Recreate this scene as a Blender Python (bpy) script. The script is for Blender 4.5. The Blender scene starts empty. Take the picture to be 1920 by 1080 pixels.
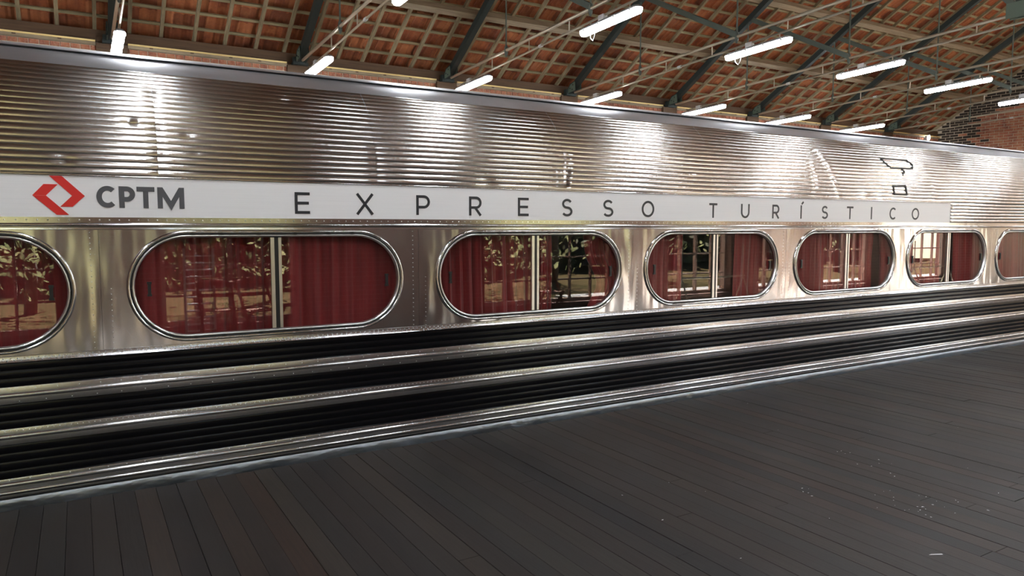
import bpy, math, random
from mathutils import Vector, Matrix, noise
random.seed(7)
PI = math.pi
scene = bpy.context.scene
COL = scene.collection

# ------------------------------------------------------------------ camera
FPX = 1361.0
PITCH = math.atan(113.0 / FPX)
YAW = math.atan(1.0 / (2290.0 / FPX * math.cos(PITCH)))
CAM = Vector((0.0, -5.0, 1.6))
cam_r = Vector((math.cos(YAW), -math.sin(YAW), 0))
cam_f = Vector((math.sin(YAW) * math.cos(PITCH), math.cos(YAW) * math.cos(PITCH), -math.sin(PITCH)))
cam_u = cam_r.cross(cam_f)
cd = bpy.data.cameras.new('camera'); cam = bpy.data.objects.new('camera', cd); COL.objects.link(cam)
cd.sensor_width = 36.0; cd.lens = FPX / 1920.0 * 36.0; cd.clip_end = 300
M = Matrix((cam_r, cam_u, -cam_f)).transposed().to_4x4(); M.translation = CAM
cam.matrix_world = M
scene.camera = cam

# ------------------------------------------------------------------ world, sun, exposure
w = bpy.data.worlds.new('sky'); scene.world = w; w.use_nodes = True
nt = w.node_tree; nt.nodes.clear()
sky = nt.nodes.new('ShaderNodeTexSky'); sky.sky_type = 'NISHITA'; sky.sun_disc = False
sky.sun_elevation = math.radians(50); sky.sun_rotation = math.radians(150); sky.altitude = 700
bgn = nt.nodes.new('ShaderNodeBackground'); bgn.inputs[1].default_value = 1.0
out = nt.nodes.new('ShaderNodeOutputWorld')
nt.links.new(sky.outputs[0], bgn.inputs[0]); nt.links.new(bgn.outputs[0], out.inputs[0])
sd = bpy.data.lights.new('sun', 'SUN'); sd.energy = 122.0; sd.angle = 0.009; sd.color = (1.0, 0.96, 0.90)
sun = bpy.data.objects.new('sun', sd); COL.objects.link(sun)
sun_dir = Vector((-0.58, 1.0, -1.38)).normalized()
sun.rotation_euler = sun_dir.to_track_quat('-Z', 'Y').to_euler()
scene.view_settings.view_transform = 'Standard'
scene.view_settings.look = 'None'
scene.view_settings.gamma = 1.0
scene.view_settings.use_curve_mapping = False
scene.view_settings.exposure = 0.65
scene.cycles.use_denoising = True
scene.cycles.max_bounces = 7
scene.cycles.adaptive_threshold = 0.02
scene.cycles.sample_clamp_indirect = 6.0
scene.cycles.caustics_reflective = False
scene.cycles.caustics_refractive = False
LAMP = 50.0

# ------------------------------------------------------------------ materials
def sock(node, name, val):
    node.inputs[name].default_value = val
def mat(name, col, rough=0.5, metal=0.0, **kw):
    m = bpy.data.materials.new(name); m.use_nodes = True
    b = m.node_tree.nodes['Principled BSDF']
    sock(b, 'Base Color', (*col, 1)); sock(b, 'Roughness', rough); sock(b, 'Metallic', metal)
    for k, v in kw.items(): sock(b, k, v)
    return m
class N:
    """small node-graph helper"""
    def __init__(s, m): s.t = m.node_tree; s.b = s.t.nodes['Principled BSDF']
    def new(s, typ, **kw):
        n = s.t.nodes.new(typ)
        for k, v in kw.items(): setattr(n, k, v)
        return n
    def link(s, a, b): s.t.links.new(a, b)
    def coord(s, kind='Object', scale=(1, 1, 1)):
        mp = s.new('ShaderNodeMapping'); mp.inputs['Scale'].default_value = scale
        if kind == 'World':
            s.link(s.new('ShaderNodeNewGeometry').outputs['Position'], mp.inputs['Vector'])
        else:
            s.link(s.new('ShaderNodeTexCoord').outputs[kind], mp.inputs['Vector'])
        return mp.outputs['Vector']
    def noise(s, vec, scale, detail=4, rough=0.55):
        n = s.new('ShaderNodeTexNoise'); n.inputs['Scale'].default_value = scale
        n.inputs['Detail'].default_value = detail; n.inputs['Roughness'].default_value = rough
        s.link(vec, n.inputs['Vector']); return n.outputs['Fac']
    def ramp(s, fac, stops):
        r = s.new('ShaderNodeValToRGB'); e = r.color_ramp.elements
        while len(e) < len(stops): e.new(0.5)
        for el, (p, c) in zip(e, stops): el.position = p; el.color = (*c, 1) if len(c) == 3 else c
        s.link(fac, r.inputs[0]); return r.outputs[0]
    def mapr(s, fac, a, b, lo=0.0, hi=1.0):
        r = s.new('ShaderNodeMapRange'); s.link(fac, r.inputs[0])
        for i, v in zip((1, 2, 3, 4), (lo, hi, a, b)): r.inputs[i].default_value = v
        return r.outputs[0]
    def mix(s, fac, a, b, blend='MIX'):
        r = s.new('ShaderNodeMix', data_type='RGBA', blend_type=blend)
        for k, v in (('Factor', fac), ('A', a), ('B', b)):
            i = {'Factor': 0, 'A': 6, 'B': 7}[k]
            if hasattr(v, 'is_linked'): s.link(v, r.inputs[i])
            else: r.inputs[i].default_value = (*v, 1) if isinstance(v, tuple) else v
        return r.outputs[2]
    def bump(s, h, strength, dist):
        n = s.new('ShaderNodeBump'); n.inputs['Strength'].default_value = strength; n.inputs['Distance'].default_value = dist
        s.link(h, n.inputs['Height']); s.link(n.outputs[0], s.b.inputs['Normal'])

def m_steel(name, col, rough, wav=0.004, wscale=(0.9, 1, 2.2), rvar=0.08, aniso=0.0):
    m = mat(name, col, rough, 1.0); n = N(m)
    v = n.coord('World', wscale); h = n.noise(v, 1.6, 2)
    v2 = n.coord('World', (0.7, 1, 40)); g = n.noise(v2, 3.0, 3)
    sm = n.noise(n.coord('World'), 2.4, 5, 0.62)
    n.link(n.mapr(sm, rough - rvar * 0.5, rough + rvar, 0.3, 0.75), n.b.inputs['Roughness'])
    c = n.mix(n.mapr(sm, 0.0, 0.35, 0.45, 0.8), col, tuple(x * 0.72 for x in col))
    c = n.mix(n.mapr(g, 0.0, 0.18, 0.4, 0.7), c, tuple(x * 0.8 for x in col))
    n.link(c, n.b.inputs['Base Color'])
    n.bump(h, 1.0, wav)
    if aniso:
        sock(n.b, 'Anisotropic', aniso); cr = n.new('ShaderNodeVectorMath', operation='CROSS_PRODUCT'); n.link(n.new('ShaderNodeNewGeometry').outputs['Normal'], cr.inputs[0]); cr.inputs[1].default_value = (1, 0, 0)
        n.link(cr.outputs[0], n.b.inputs['Tangent'])       # brushing runs along the car
    return m
M_PANEL = m_steel('brushed_stainless_panel', (0.64, 0.635, 0.63), 0.16, 0.017, (2.4, 1, 0.6), aniso=0.4)
M_ROOF = m_steel('fluted_stainless', (0.60, 0.565, 0.53), 0.215, 0.003, rvar=0.045, aniso=0.8)
M_ROOFTOP = m_steel('smooth_roof_steel', (0.62, 0.62, 0.64), 0.40, 0.004)
M_CHROME = m_steel('bright_trim', (0.70, 0.69, 0.68), 0.13, 0.002)
M_STRIP = m_steel('fluted_strip_steel', (0.60, 0.59, 0.585), 0.215, 0.0015, rvar=0.045, aniso=0.7)
M_SKIRT = m_steel('dented_skirt_steel', (0.42, 0.45, 0.48), 0.38, 0.010, (5, 1, 9), 0.12)
M_RIVET = mat('rivet_steel', (0.62, 0.61, 0.60), 0.36, 1.0)
M_ALU = mat('aluminium_bar', (0.78, 0.78, 0.76), 0.28, 1.0)
M_BLACK = mat('black_gloss_paint', (0.004, 0.004, 0.005), 0.2, 0.0, IOR=1.32)
n = N(M_BLACK); n.bump(n.noise(n.coord('World', (1.0, 1, 3)), 2.0, 3), 1.0, 0.004)
M_RUBBER = mat('black_rubber', (0.012, 0.012, 0.012), 0.45)
M_LATCH = mat('dark_latch_metal', (0.02, 0.02, 0.02), 0.4, 0.3)
M_BOARD = mat('white_painted_board', (0.74, 0.74, 0.76), 0.32)
n = N(M_BOARD); f = n.noise(n.coord('World', (0.4, 1, 60)), 4, 3)
n.link(n.mix(n.mapr(f, 0, .3, .4, .75), (0.85, 0.85, 0.86), (0.72, 0.72, 0.74)), n.b.inputs['Base Color'])
M_LETTER = mat('charcoal_lettering', (0.018, 0.02, 0.026), 0.4)
M_GREYL = mat('grey_lettering', (0.085, 0.088, 0.10), 0.4)
M_RED = mat('red_emblem', (0.66, 0.022, 0.02), 0.4)
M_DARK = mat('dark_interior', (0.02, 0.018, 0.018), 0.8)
M_SEAT = mat('slate_blue_seat_cloth', (0.10, 0.10, 0.17), 0.8)
M_SEATW = mat('white_headrest_cloth', (0.6, 0.6, 0.62), 0.8)

def m_glass():
    m = bpy.data.materials.new('window_glass'); m.use_nodes = True; t = m.node_tree; t.nodes.clear()
    o = t.nodes.new('ShaderNodeOutputMaterial'); mx = t.nodes.new('ShaderNodeMixShader')
    tr = t.nodes.new('ShaderNodeBsdfTransparent'); tr.inputs[0].default_value = (0.93, 0.95, 0.94, 1)
    gl = t.nodes.new('ShaderNodeBsdfGlossy'); gl.inputs['Roughness'].default_value = 0.004
    fr = t.nodes.new('ShaderNodeFresnel'); 
    ge = t.nodes.new('ShaderNodeNewGeometry'); mr = t.nodes.new('ShaderNodeMapRange')   # straight-through glass: same index on both faces
    mr.inputs[3].default_value = 1.52; mr.inputs[4].default_value = 1 / 1.52
    t.links.new(ge.outputs['Backfacing'], mr.inputs[0]); t.links.new(mr.outputs[0], fr.inputs[0])
    t.links.new(fr.outputs[0], mx.inputs[0]); t.links.new(tr.outputs[0], mx.inputs[1]); t.links.new(gl.outputs[0], mx.inputs[2])
    t.links.new(mx.outputs[0], o.inputs[0]); return m
M_GLASS = m_glass()

M_CURT = mat('crimson_curtain_cloth', (0.36, 0.018, 0.022), 0.75, 0.0, **{'Sheen Weight': 0.25})
n = N(M_CURT); f = n.noise(n.coord('World', (14, 14, 0.6)), 1.6, 3)
n.link(n.mix(n.mapr(f, 0, 1, .3, .7), (0.32, 0.013, 0.017), (0.19, 0.007, 0.010)), n.b.inputs['Base Color'])

def m_wood(name, a, b, stretch=(0.6, 12, 12), rough=0.75, bumpd=0.002, scale=3):
    m = mat(name, a, rough); n = N(m); f = n.noise(n.coord('World', stretch), scale, 5, 0.6)
    n.link(n.mix(n.mapr(f, 0, 1, .32, .68), a, b), n.b.inputs['Base Color']); n.bump(f, 0.6, bumpd); return m
M_RAFTER = m_wood('weathered_rafter_wood', (0.30, 0.235, 0.13), (0.16, 0.12, 0.065), (14, 1.2, 1.2))
M_BATTEN = m_wood('pale_batten_wood', (0.36, 0.30, 0.17), (0.19, 0.15, 0.08))
M_PURLIN = m_wood('purlin_wood', (0.34, 0.26, 0.165), (0.20, 0.145, 0.09))
M_BEAM = m_wood('brown_wall_beam', (0.11, 0.058, 0.026), (0.07, 0.036, 0.016))
M_LEDGE = m_wood('lit_ledge_wood', (0.86, 0.66, 0.27), (0.70, 0.52, 0.21))  # pale timber ledge, its lamp-lit brightness put into the colour
M_CHAIR = m_wood('chair_wood', (0.22, 0.075, 0.03), (0.13, 0.04, 0.018), (6, 6, 6))
M_FRAMEW = m_wood('painted_window_wood', (0.42, 0.30, 0.24), (0.30, 0.20, 0.15), (8, 8, 1))

def m_plank():
    m = mat('dark_deck_plank', (0.06, 0.05, 0.042), 0.45); n = N(m)
    pos = n.new('ShaderNodeNewGeometry').outputs['Position']
    sx = n.new('ShaderNodeSeparateXYZ'); n.link(pos, sx.inputs[0])
    dv = n.new('ShaderNodeMath', operation='MULTIPLY_ADD'); dv.inputs[1].default_value = 1 / 0.1163; dv.inputs[2].default_value = 100.0 + 0.003 / 0.1163
    n.link(sx.outputs[0], dv.inputs[0]); fl = n.new('ShaderNodeMath', operation='FLOOR'); n.link(dv.outputs[0], fl.inputs[0])
    wn = n.new('ShaderNodeTexWhiteNoise', noise_dimensions='1D'); n.link(fl.outputs[0], wn.inputs['W'])
    base = n.ramp(wn.outputs['Value'], [(0.0, (0.0095, 0.0085, 0.0090)), (0.25, (0.0235, 0.0170, 0.0140)), (0.5, (0.0165, 0.0165, 0.0160)), (0.72, (0.0330, 0.0195, 0.0135)), (0.9, (0.0240, 0.0215, 0.0180)), (1.0, (0.0360, 0.0260, 0.0190))])
    off = n.new('ShaderNodeVectorMath', operation='ADD'); n.link(n.coord('World', (16, 0.7, 1)), off.inputs[0])
    n.link(wn.outputs['Color'], off.inputs[1])
    g = n.noise(off.outputs[0], 4.0, 6, 0.6)
    c = n.mix(n.mapr(g, 0, 0.6, .35, .7), base, (0.0139, 0.0109, 0.0097))
    st = n.noise(n.coord('World', (1, 0.6, 1)), 0.9, 4, 0.6)
    c = n.mix(n.mapr(st, 0, 0.45, .48, .72), c, (0.0421, 0.0330, 0.0267))
    sc = n.noise(n.coord('World', (9, 1.2, 1)), 1.7, 6, 0.7)
    c = n.mix(n.mapr(sc, 0, 0.55, .70, .82), c, (0.0941, 0.0827, 0.0738))
    n.link(c, n.b.inputs['Base Color'])
    n.link(n.mapr(st, 0.46, 0.62, .3, .7), n.b.inputs['Roughness'])
    sock(n.b, 'Specular IOR Level', 0.24); n.bump(g, 0.5, 0.0015); return m
M_PLANK = m_plank()
M_JOINT = mat('dark_gap', (0.008, 0.007, 0.006), 0.9)
M_TRACK = mat('track_bed', (0.03, 0.028, 0.026), 0.95)

def m_tile():
    m = mat('terracotta_tile', (0.34, 0.10, 0.035), 0.8); n = N(m)
    f = n.noise(n.coord('World', (1, 1, 1)), 3.1, 5, 0.65); g = n.noise(n.coord('World', (1, 1, 1)), 22, 3)
    c = n.ramp(f, [(0.25, (0.15, 0.032, 0.012)), (0.5, (0.34, 0.090, 0.026)), (0.75, (0.46, 0.165, 0.055))])
    c = n.mix(n.mapr(g, 0, 0.4, .45, .75), c, (0.16, 0.05, 0.025))
    sn = n.new('ShaderNodeVectorMath', operation='SNAP'); n.link(n.new('ShaderNodeNewGeometry').outputs['Position'], sn.inputs[0]); sn.inputs[1].default_value = (0.238, 0.2855, 50)
    wn = n.new('ShaderNodeTexWhiteNoise', noise_dimensions='3D'); n.link(sn.outputs[0], wn.inputs['Vector'])
    c = n.mix(n.mapr(wn.outputs['Value'], 0, 0.6, 0.4, 1.0), c, (0.115, 0.030, 0.015))
    c = n.mix(n.mapr(wn.outputs['Value'], 0.35, 0, 0.0, 0.3), c, (0.55, 0.22, 0.09))
    n.link(c, n.b.inputs['Base Color']); n.bump(g, 0.4, 0.003); return m
M_TILE = m_tile()

def m_brickpiece():
    m = mat('old_red_brick', (0.30, 0.10, 0.06), 0.9); n = N(m)
    f = n.noise(n.coord('World', (1, 1, 1)), 5.0, 5, 0.6); g = n.noise(n.coord('World'), 40, 3)
    c = n.ramp(f, [(0.3, (0.16, 0.055, 0.038)), (0.5, (0.34, 0.115, 0.06)), (0.7, (0.42, 0.19, 0.10))])
    c = n.mix(n.mapr(g, 0, 0.5, .5, .8), c, (0.45, 0.30, 0.22))
    n.link(c, n.b.inputs['Base Color']); n.bump(g, 0.6, 0.003); return m
M_BRICK = m_brickpiece()
M_BRICKD = mat('dark_brick', (0.035, 0.024, 0.016), 0.9)
M_MORTAR = mat('pale_mortar', (0.52, 0.43, 0.32), 0.95)
def m_brickwall():
    m = mat('brick_wall', (0.3, 0.1, 0.06), 0.9); n = N(m)
    tc = n.new('ShaderNodeNewGeometry').outputs['Position']; sp = n.new('ShaderNodeSeparateXYZ'); n.link(tc, sp.inputs[0])
    ad = n.new('ShaderNodeMath', operation='ADD'); n.link(sp.outputs[0], ad.inputs[0]); n.link(sp.outputs[1], ad.inputs[1])
    cb = n.new('ShaderNodeCombineXYZ'); n.link(ad.outputs[0], cb.inputs[0]); n.link(sp.outputs[2], cb.inputs[1])
    br = n.new('ShaderNodeTexBrick'); n.link(cb.outputs[0], br.inputs['Vector'])
    br.inputs['Scale'].default_value = 1.0; br.inputs['Brick Width'].default_value = 0.25; br.inputs['Row Height'].default_value = 0.078
    br.inputs['Mortar Size'].default_value = 0.007
    br.inputs['Color1'].default_value = (0.13, 0.058, 0.04, 1); br.inputs['Color2'].default_value = (0.09, 0.04, 0.03, 1)
    br.inputs['Mortar'].default_value = (0.20, 0.16, 0.13, 1)
    n.link(br.outputs['Color'], n.b.inputs['Base Color']); return m
M_WALL = m_brickwall()

M_GREEN = mat('dark_green_steel_paint', (0.020, 0.030, 0.027), 0.5)
M_GUSSET = mat('pale_green_gusset_paint', (0.11, 0.15, 0.11), 0.5)
M_STRUT = mat('grey_green_strut_paint', (0.085, 0.105, 0.085), 0.5)
M_GALV = mat('galvanised_pipe', (0.52, 0.47, 0.37), 0.38, 0.75)
M_PLASTIC = mat('white_plastic', (0.7, 0.7, 0.68), 0.4)
M_HOUSING = mat('grey_lamp_housing', (0.42, 0.43, 0.45), 0.5)
def m_emit(name, col, s):
    m = bpy.data.materials.new(name); m.use_nodes = True; b = m.node_tree.nodes['Principled BSDF']
    sock(b, 'Base Color', (0.8, 0.8, 0.8, 1)); sock(b, 'Emission Color', (*col, 1)); sock(b, 'Emission Strength', s); return m
M_LAMP = m_emit('lit_diffuser', (0.90, 0.95, 1.0), LAMP)
M_BARK = m_wood('tree_bark', (0.10, 0.07, 0.045), (0.05, 0.036, 0.025), (6, 6, 1))
def m_leaf(name, a, b):
    m = mat(name, a, 0.55); n = N(m); f = n.noise(n.coord('World'), 1.3, 3)
    n.link(n.mix(n.mapr(f, 0, 1, .35, .65), a, b), n.b.inputs['Base Color']); return m
def m_foliage(name, a, b):
    m = m_leaf(name, a, b); n = N(m); t = m.node_tree
    sock(n.b, 'Specular IOR Level', 0.1)
    tr = n.new('ShaderNodeBsdfTranslucent'); mx = n.new('ShaderNodeMixShader'); mx.inputs[0].default_value = 0.5
    src = n.b.inputs['Base Color'].links[0].from_socket; n.link(src, tr.inputs[0])
    o = [x for x in t.nodes if x.type == 'OUTPUT_MATERIAL'][0]
    n.link(n.b.outputs[0], mx.inputs[1]); n.link(tr.outputs[0], mx.inputs[2]); n.link(mx.outputs[0], o.inputs[0]); return m
M_LEAF = m_foliage('yellow_green_leaves', (0.21, 0.195, 0.10), (0.085, 0.098, 0.045))
M_SOIL = m_leaf('leaf_litter_ground', (0.055, 0.038, 0.02), (0.03, 0.026, 0.012))
sock(M_SOIL.node_tree.nodes['Principled BSDF'], 'Specular IOR Level', 0.0); sock(M_SOIL.node_tree.nodes['Principled BSDF'], 'Roughness', 1.0)
M_TERR = mat('pale_terrace_paving', (0.55, 0.52, 0.48), 0.95, 0.0, **{'Specular IOR Level': 0.1})
M_PAPER = mat('white_paper', (0.75, 0.75, 0.75), 0.7)

# ------------------------------------------------------------------ mesh helpers
class MB:
    def __init__(s): s.v = []; s.f = []
    def add(s, vs, fs):
        o = len(s.v); s.v += [tuple(p) for p in vs]; s.f += [tuple(i + o for i in q) for q in fs]
    def box(s, x0, x1, y0, y1, z0, z1):
        s.add([(x0, y0, z0), (x1, y0, z0), (x1, y1, z0), (x0, y1, z0), (x0, y0, z1), (x1, y0, z1), (x1, y1, z1), (x0, y1, z1)],
              [(0, 3, 2, 1), (4, 5, 6, 7), (0, 1, 5, 4), (1, 2, 6, 5), (2, 3, 7, 6), (3, 0, 4, 7)])
    def bar(s, a, b, wx, wz, up=(1, 0, 0)):
        """box section from a to b; wx along 'up' side axis, wz along the other"""
        a = Vector(a); b = Vector(b); d = (b - a).normalized(); u = Vector(up); u = (u - d * u.dot(d)).normalized(); n_ = d.cross(u)
        vs = []
        for p in (a, b):
            for i, j in ((-1, -1), (1, -1), (1, 1), (-1, 1)): vs.append(p + u * (wx / 2 * i) + n_ * (wz / 2 * j))
        s.add(vs, [(0, 3, 2, 1), (4, 5, 6, 7), (0, 1, 5, 4), (1, 2, 6, 5), (2, 3, 7, 6), (3, 0, 4, 7)])
    def tube(s, pts, r, n=8, closed=False):
        pts = [Vector(p) for p in pts]; k = len(pts); rings = []
        prev = None
        for i, p in enumerate(pts):
            d = (pts[min(i + 1, k - 1)] - pts[max(i - 1, 0)]).normalized()
            u = Vector((0, 0, 1)) if abs(d.z) < 0.9 else Vector((1, 0, 0))
            if prev is not None: u = prev
            u = (u - d * u.dot(d)).normalized(); prev = u; w_ = d.cross(u)
            rr = r[i] if isinstance(r, (list, tuple)) else r
            rings.append([p + (u * math.cos(2 * PI * j / n) + w_ * math.sin(2 * PI * j / n)) * rr for j in range(n)])
        vs = [q for ring in rings for q in ring]; fs = []
        for i in range(k - 1):
            for j in range(n): fs.append((i * n + j, i * n + (j + 1) % n, (i + 1) * n + (j + 1) % n, (i + 1) * n + j))
        fs.append(tuple(range(n - 1, -1, -1))); fs.append(tuple((k - 1) * n + j for j in range(n)))
        s.add(vs, fs)
    def dome(s, c, r, nrm=(0, -1, 0), k=6, h=0.6):
        c = Vector(c); nn = Vector(nrm).normalized(); u = nn.orthogonal().normalized(); w_ = nn.cross(u)
        vs = []
        for rr, hh in ((1, 0), (0.7, 0.7)):
            for j in range(k): vs.append(c + (u * math.cos(2 * PI * j / k) + w_ * math.sin(2 * PI * j / k)) * r * rr + nn * r * h * hh)
        vs.append(c + nn * r * h); fs = []
        for j in range(k):
            fs.append((j, (j + 1) % k, k + (j + 1) % k, k + j)); fs.append((k + j, k + (j + 1) % k, 2 * k))
        s.add(vs, fs)
    def prism(s, poly, y0, y1):
        """poly in (x,z) extruded y0..y1 (front y0)"""
        k = len(poly)
        vs = [(x, y0, z) for x, z in poly] + [(x, y1, z) for x, z in poly]
        fs = [tuple(range(k)), tuple(range(2 * k - 1, k - 1, -1))]
        for i in range(k): fs.append((i, k + i, k + (i + 1) % k, (i + 1) % k))
        s.add(vs, fs)
    def mesh(s, name, m, smooth=False, angle=None):
        me = bpy.data.meshes.new(name); me.from_pydata(s.v, [], s.f); me.update()
        if m: me.materials.append(m)
        if smooth:
            me.polygons.foreach_set('use_smooth', [True] * len(me.polygons))
            if angle: me.set_sharp_from_angle(angle=angle)
        return me
    def obj(s, name, m, parent=None, smooth=False, angle=None, fix=True):
        me = s.mesh(name, m, smooth, angle)
        if fix: recalc(me)
        o = bpy.data.objects.new(name, me); COL.objects.link(o); o.parent = parent
        return o
import bmesh
def recalc(me):
    b = bmesh.new(); b.from_mesh(me); bmesh.ops.recalc_face_normals(b, faces=b.faces); b.to_mesh(me); b.free()
def empty(name, loc=(0, 0, 0), rz=0.0):
    o = bpy.data.objects.new(name, None); o.empty_display_size = 0.2; COL.objects.link(o)
    o.location = loc; o.rotation_euler = (0, 0, rz); return o
def tag(o, label, cat, group=None):
    o['label'] = label; o['category'] = cat
    if group: o['group'] = group
    return o
def struct(o, label=None):
    o['kind'] = 'structure'
    if label: o['label'] = label
    return o
def stuff(o): o['kind'] = 'stuff'; return o
def inst(name, me, parent, mw=None):
    o = bpy.data.objects.new(name, me); COL.objects.link(o); o.parent = parent
    if mw is not None: o.matrix_basis = mw
    return o
def grid_faces(nu, nv, flip=False):
    fs = []
    for i in range(nu - 1):
        for j in range(nv - 1):
            q = (i * nv + j, i * nv + j + 1, (i + 1) * nv + j + 1, (i + 1) * nv + j)
            fs.append(q[::-1] if flip else q)
    return fs
def project(p):
    v = Vector(p) - CAM; z = v.dot(cam_f)
    if z <= 0.05: return None
    return (960 + FPX * v.dot(cam_r) / z, 540 - FPX * v.dot(cam_u) / z, z)

# ------------------------------------------------------------------ hall dimensions
YB, YF = 8.0, -6.8           # wall behind the train, wall behind the viewpoint
XL, XR = -4.6, 23.35         # gable walls
RIDGE = 0.6
SL = 0.60; AL = math.atan(SL); CA, SA = math.cos(AL), math.sin(AL)
def zc(y): return 4.43 + SL * (8.0 - y) if y >= RIDGE else 4.43 + SL * (8.0 - 2 * RIDGE + y)
TRUSS_X = [-2.27, 0.57, 3.43, 6.25, 9.15, 12.02, 14.83, 17.73, 20.62]

# ------------------------------------------------------------------ floor
fb = MB(); fb.box(XL, XR, YF, -0.115, -0.30, -0.034); fb.box(XL, XR, 3.25, YB, -0.30, 0.0)
floor = struct(fb.obj('floor', M_JOINT), 'dark timber plank platform beside the train')
tb = MB(); tb.box(XL, XR, -0.115, 3.25, -1.3, -1.2); o = tb.obj('track_bed', M_TRACK, floor)
PW = 0.1163; YA = -5.3
XA = 84 * PW - .003
ab = MB(); ab.box(XA, XR, YF, YA - .004, -.034, 0.0); ab.obj('bounce_apron', M_TERR, floor)  # unseen pale strip, added to bounce sunlight onto the train
rows = []
i0 = int(math.floor(XL / PW)); i1 = int(XR / PW)
pieces = []
for i in range(i0, i1):
    x0 = i * PW - 0.003
    rnd = random.Random(i * 31 + 5)
    cut = rnd.uniform(-5.0, -1.2)
    for ya, yb in ((YA if i >= 84 else YF, cut - 0.002), (cut + 0.002, -0.108)):
        # visible size
        best = 0
        for t in (0.0, 0.35, 0.7, 1.0):
            p = (x0 + PW / 2, ya + (yb - ya) * t, 0); q = project(p)
            if q and -60 < q[0] < 1980 and -40 < q[1] < 1120: best = max(best, 1.0 / q[2])
        pieces.append((best, x0, ya, yb, rnd.uniform(-0.0015, 0.0015), rnd.uniform(0.0005, 0.0022)))
pieces.sort(key=lambda p: -p[0])
def plank_mb(mb, x0, ya, yb, dz, g):
    z1 = dz; b = 0.0016
    xs = x0 + g * 0.5, x0 + PW - g * 0.5
    mb.add([(xs[0], ya, -0.034), (xs[0], ya, z1 - b), (xs[0] + b, ya, z1), (xs[1] - b, ya, z1), (xs[1], ya, z1 - b), (xs[1], ya, -0.034),
            (xs[0], yb, -0.034), (xs[0], yb, z1 - b), (xs[0] + b, yb, z1), (xs[1] - b, yb, z1), (xs[1], yb, z1 - b), (xs[1], yb, -0.034)],
           [(0, 1, 7, 6), (1, 2, 8, 7), (2, 3, 9, 8), (3, 4, 10, 9), (4, 5, 11, 10), (0, 5, 4, 3, 2, 1), (6, 7, 8, 9, 10, 11)])
rest = MB()
for k, (sc, x0, ya, yb, dz, g) in enumerate(pieces):
    if k < 260 and sc > 0:
        m_ = MB(); plank_mb(m_, x0, ya, yb, dz, g); m_.obj('plank', M_PLANK, floor, fix=False)
    else: plank_mb(rest, x0, ya, yb, dz, g)
stuff(rest.obj('plank_field', M_PLANK, floor, fix=False))
fl = MB(); rr = random.Random(3)
for (cx, cy, nn, sp) in ((4.6, -1.89, 4, .05), (4.53, -2.12, 6, .08), (3.73, -2.23, 5, .03), (4.1, -2.7, 26, .13), (3.0, -2.6, 3, .3), (5.2, -1.5, 5, .5), (2.4, -2.4, 8, .8), (4.5, -2.9, 6, .5)):
    for _ in range(nn):
        x = cx + rr.gauss(0, sp); y = cy + rr.gauss(0, sp); a = rr.uniform(0, PI); r1 = rr.uniform(.002, .009); r2 = r1 * rr.uniform(.25, .6)
        fl.add([(x + r1 * math.cos(a), y + r1 * math.sin(a), .003), (x - r2 * math.sin(a), y + r2 * math.cos(a), .003), (x - r1 * math.cos(a), y - r1 * math.sin(a), .003), (x + r2 * math.sin(a), y - r2 * math.cos(a), .003), (x, y, 0.0045)],
               [(0, 1, 4), (1, 2, 4), (2, 3, 4), (3, 0, 4)])
stuff(fl.obj('paint_flecks', M_PAPER, floor))
pp = MB(); pp.prism([(-.035, -.004), (.036, -.0025), (.034, .005), (-.02, .003)], 0, .0012)
po = pp.obj('paper_scrap', M_PAPER); po.rotation_euler = (PI / 2 * -1, 0, -0.50); po.location = (3.545, -3.11, 0.0045)
tag(po, 'thin white paper scrap lying on the dark planks', 'paper scrap')

# ------------------------------------------------------------------ brick walls
def brick_mesh(l, h, d, name):
    b = MB(); e = 0.004
    # front at y=-d, tapered edge
    b.add([(-l / 2, 0, -h / 2), (l / 2, 0, -h / 2), (l / 2, 0, h / 2), (-l / 2, 0, h / 2),
           (-l / 2 + e, -d, -h / 2 + e), (l / 2 - e, -d, -h / 2 + e), (l / 2 - e, -d, h / 2 - e), (-l / 2 + e, -d, h / 2 - e)],
          [(4, 5, 6, 7), (0, 1, 5, 4), (1, 2, 6, 5), (2, 3, 7, 6), (3, 0, 4, 7)])
    return b
wb = MB(); wb.box(XL, XR + .4, YB, YB + .35, -0.3, 4.42)
wall_back = struct(wb.obj('wall_back', M_MORTAR), 'brick wall behind the train')
HB = brick_mesh(0.122, 0.066, 0.012, 'b'); SB = brick_mesh(0.238, 0.066, 0.012, 'b')
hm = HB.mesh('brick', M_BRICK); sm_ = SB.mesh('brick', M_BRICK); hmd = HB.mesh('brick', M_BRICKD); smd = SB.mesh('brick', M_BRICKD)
cand = []; course = 0; z = 4.335
for c in range(9):
    zz = z - c * 0.076; header = (c % 2 == 0)
    p = 0.131 if header else 0.2475
    x = XL + 0.1
    while x < XR - 0.05:
        q = project((x, YB, zz)); sz = 0
        if q and -40 < q[0] < 1960 and -20 < q[1] < 1100:
            # hidden by the train roof: line of sight must clear the roof crown
            zt = 1.6 + (zz - 1.6) * (5.7 / 13.0)
            if zt > 2.74: sz = p / q[2]
        cand.append((sz, x, zz, header)); x += p
cand.sort(key=lambda t: -t[0]); bf = MB(); nb = 0
for sz, x, zz, hd in cand:
    if sz > 0 and nb < 290:
        inst('brick', hm if hd else sm_, wall_back, Matrix.Translation((x, YB, zz))); nb += 1
    else:
        src = HB if hd else SB; bf.add([(a + x, b_ + YB, c_ + zz) for a, b_, c_ in src.v], src.f)
stuff(bf.obj('brick_field', M_BRICK, wall_back, fix=False))
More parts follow.
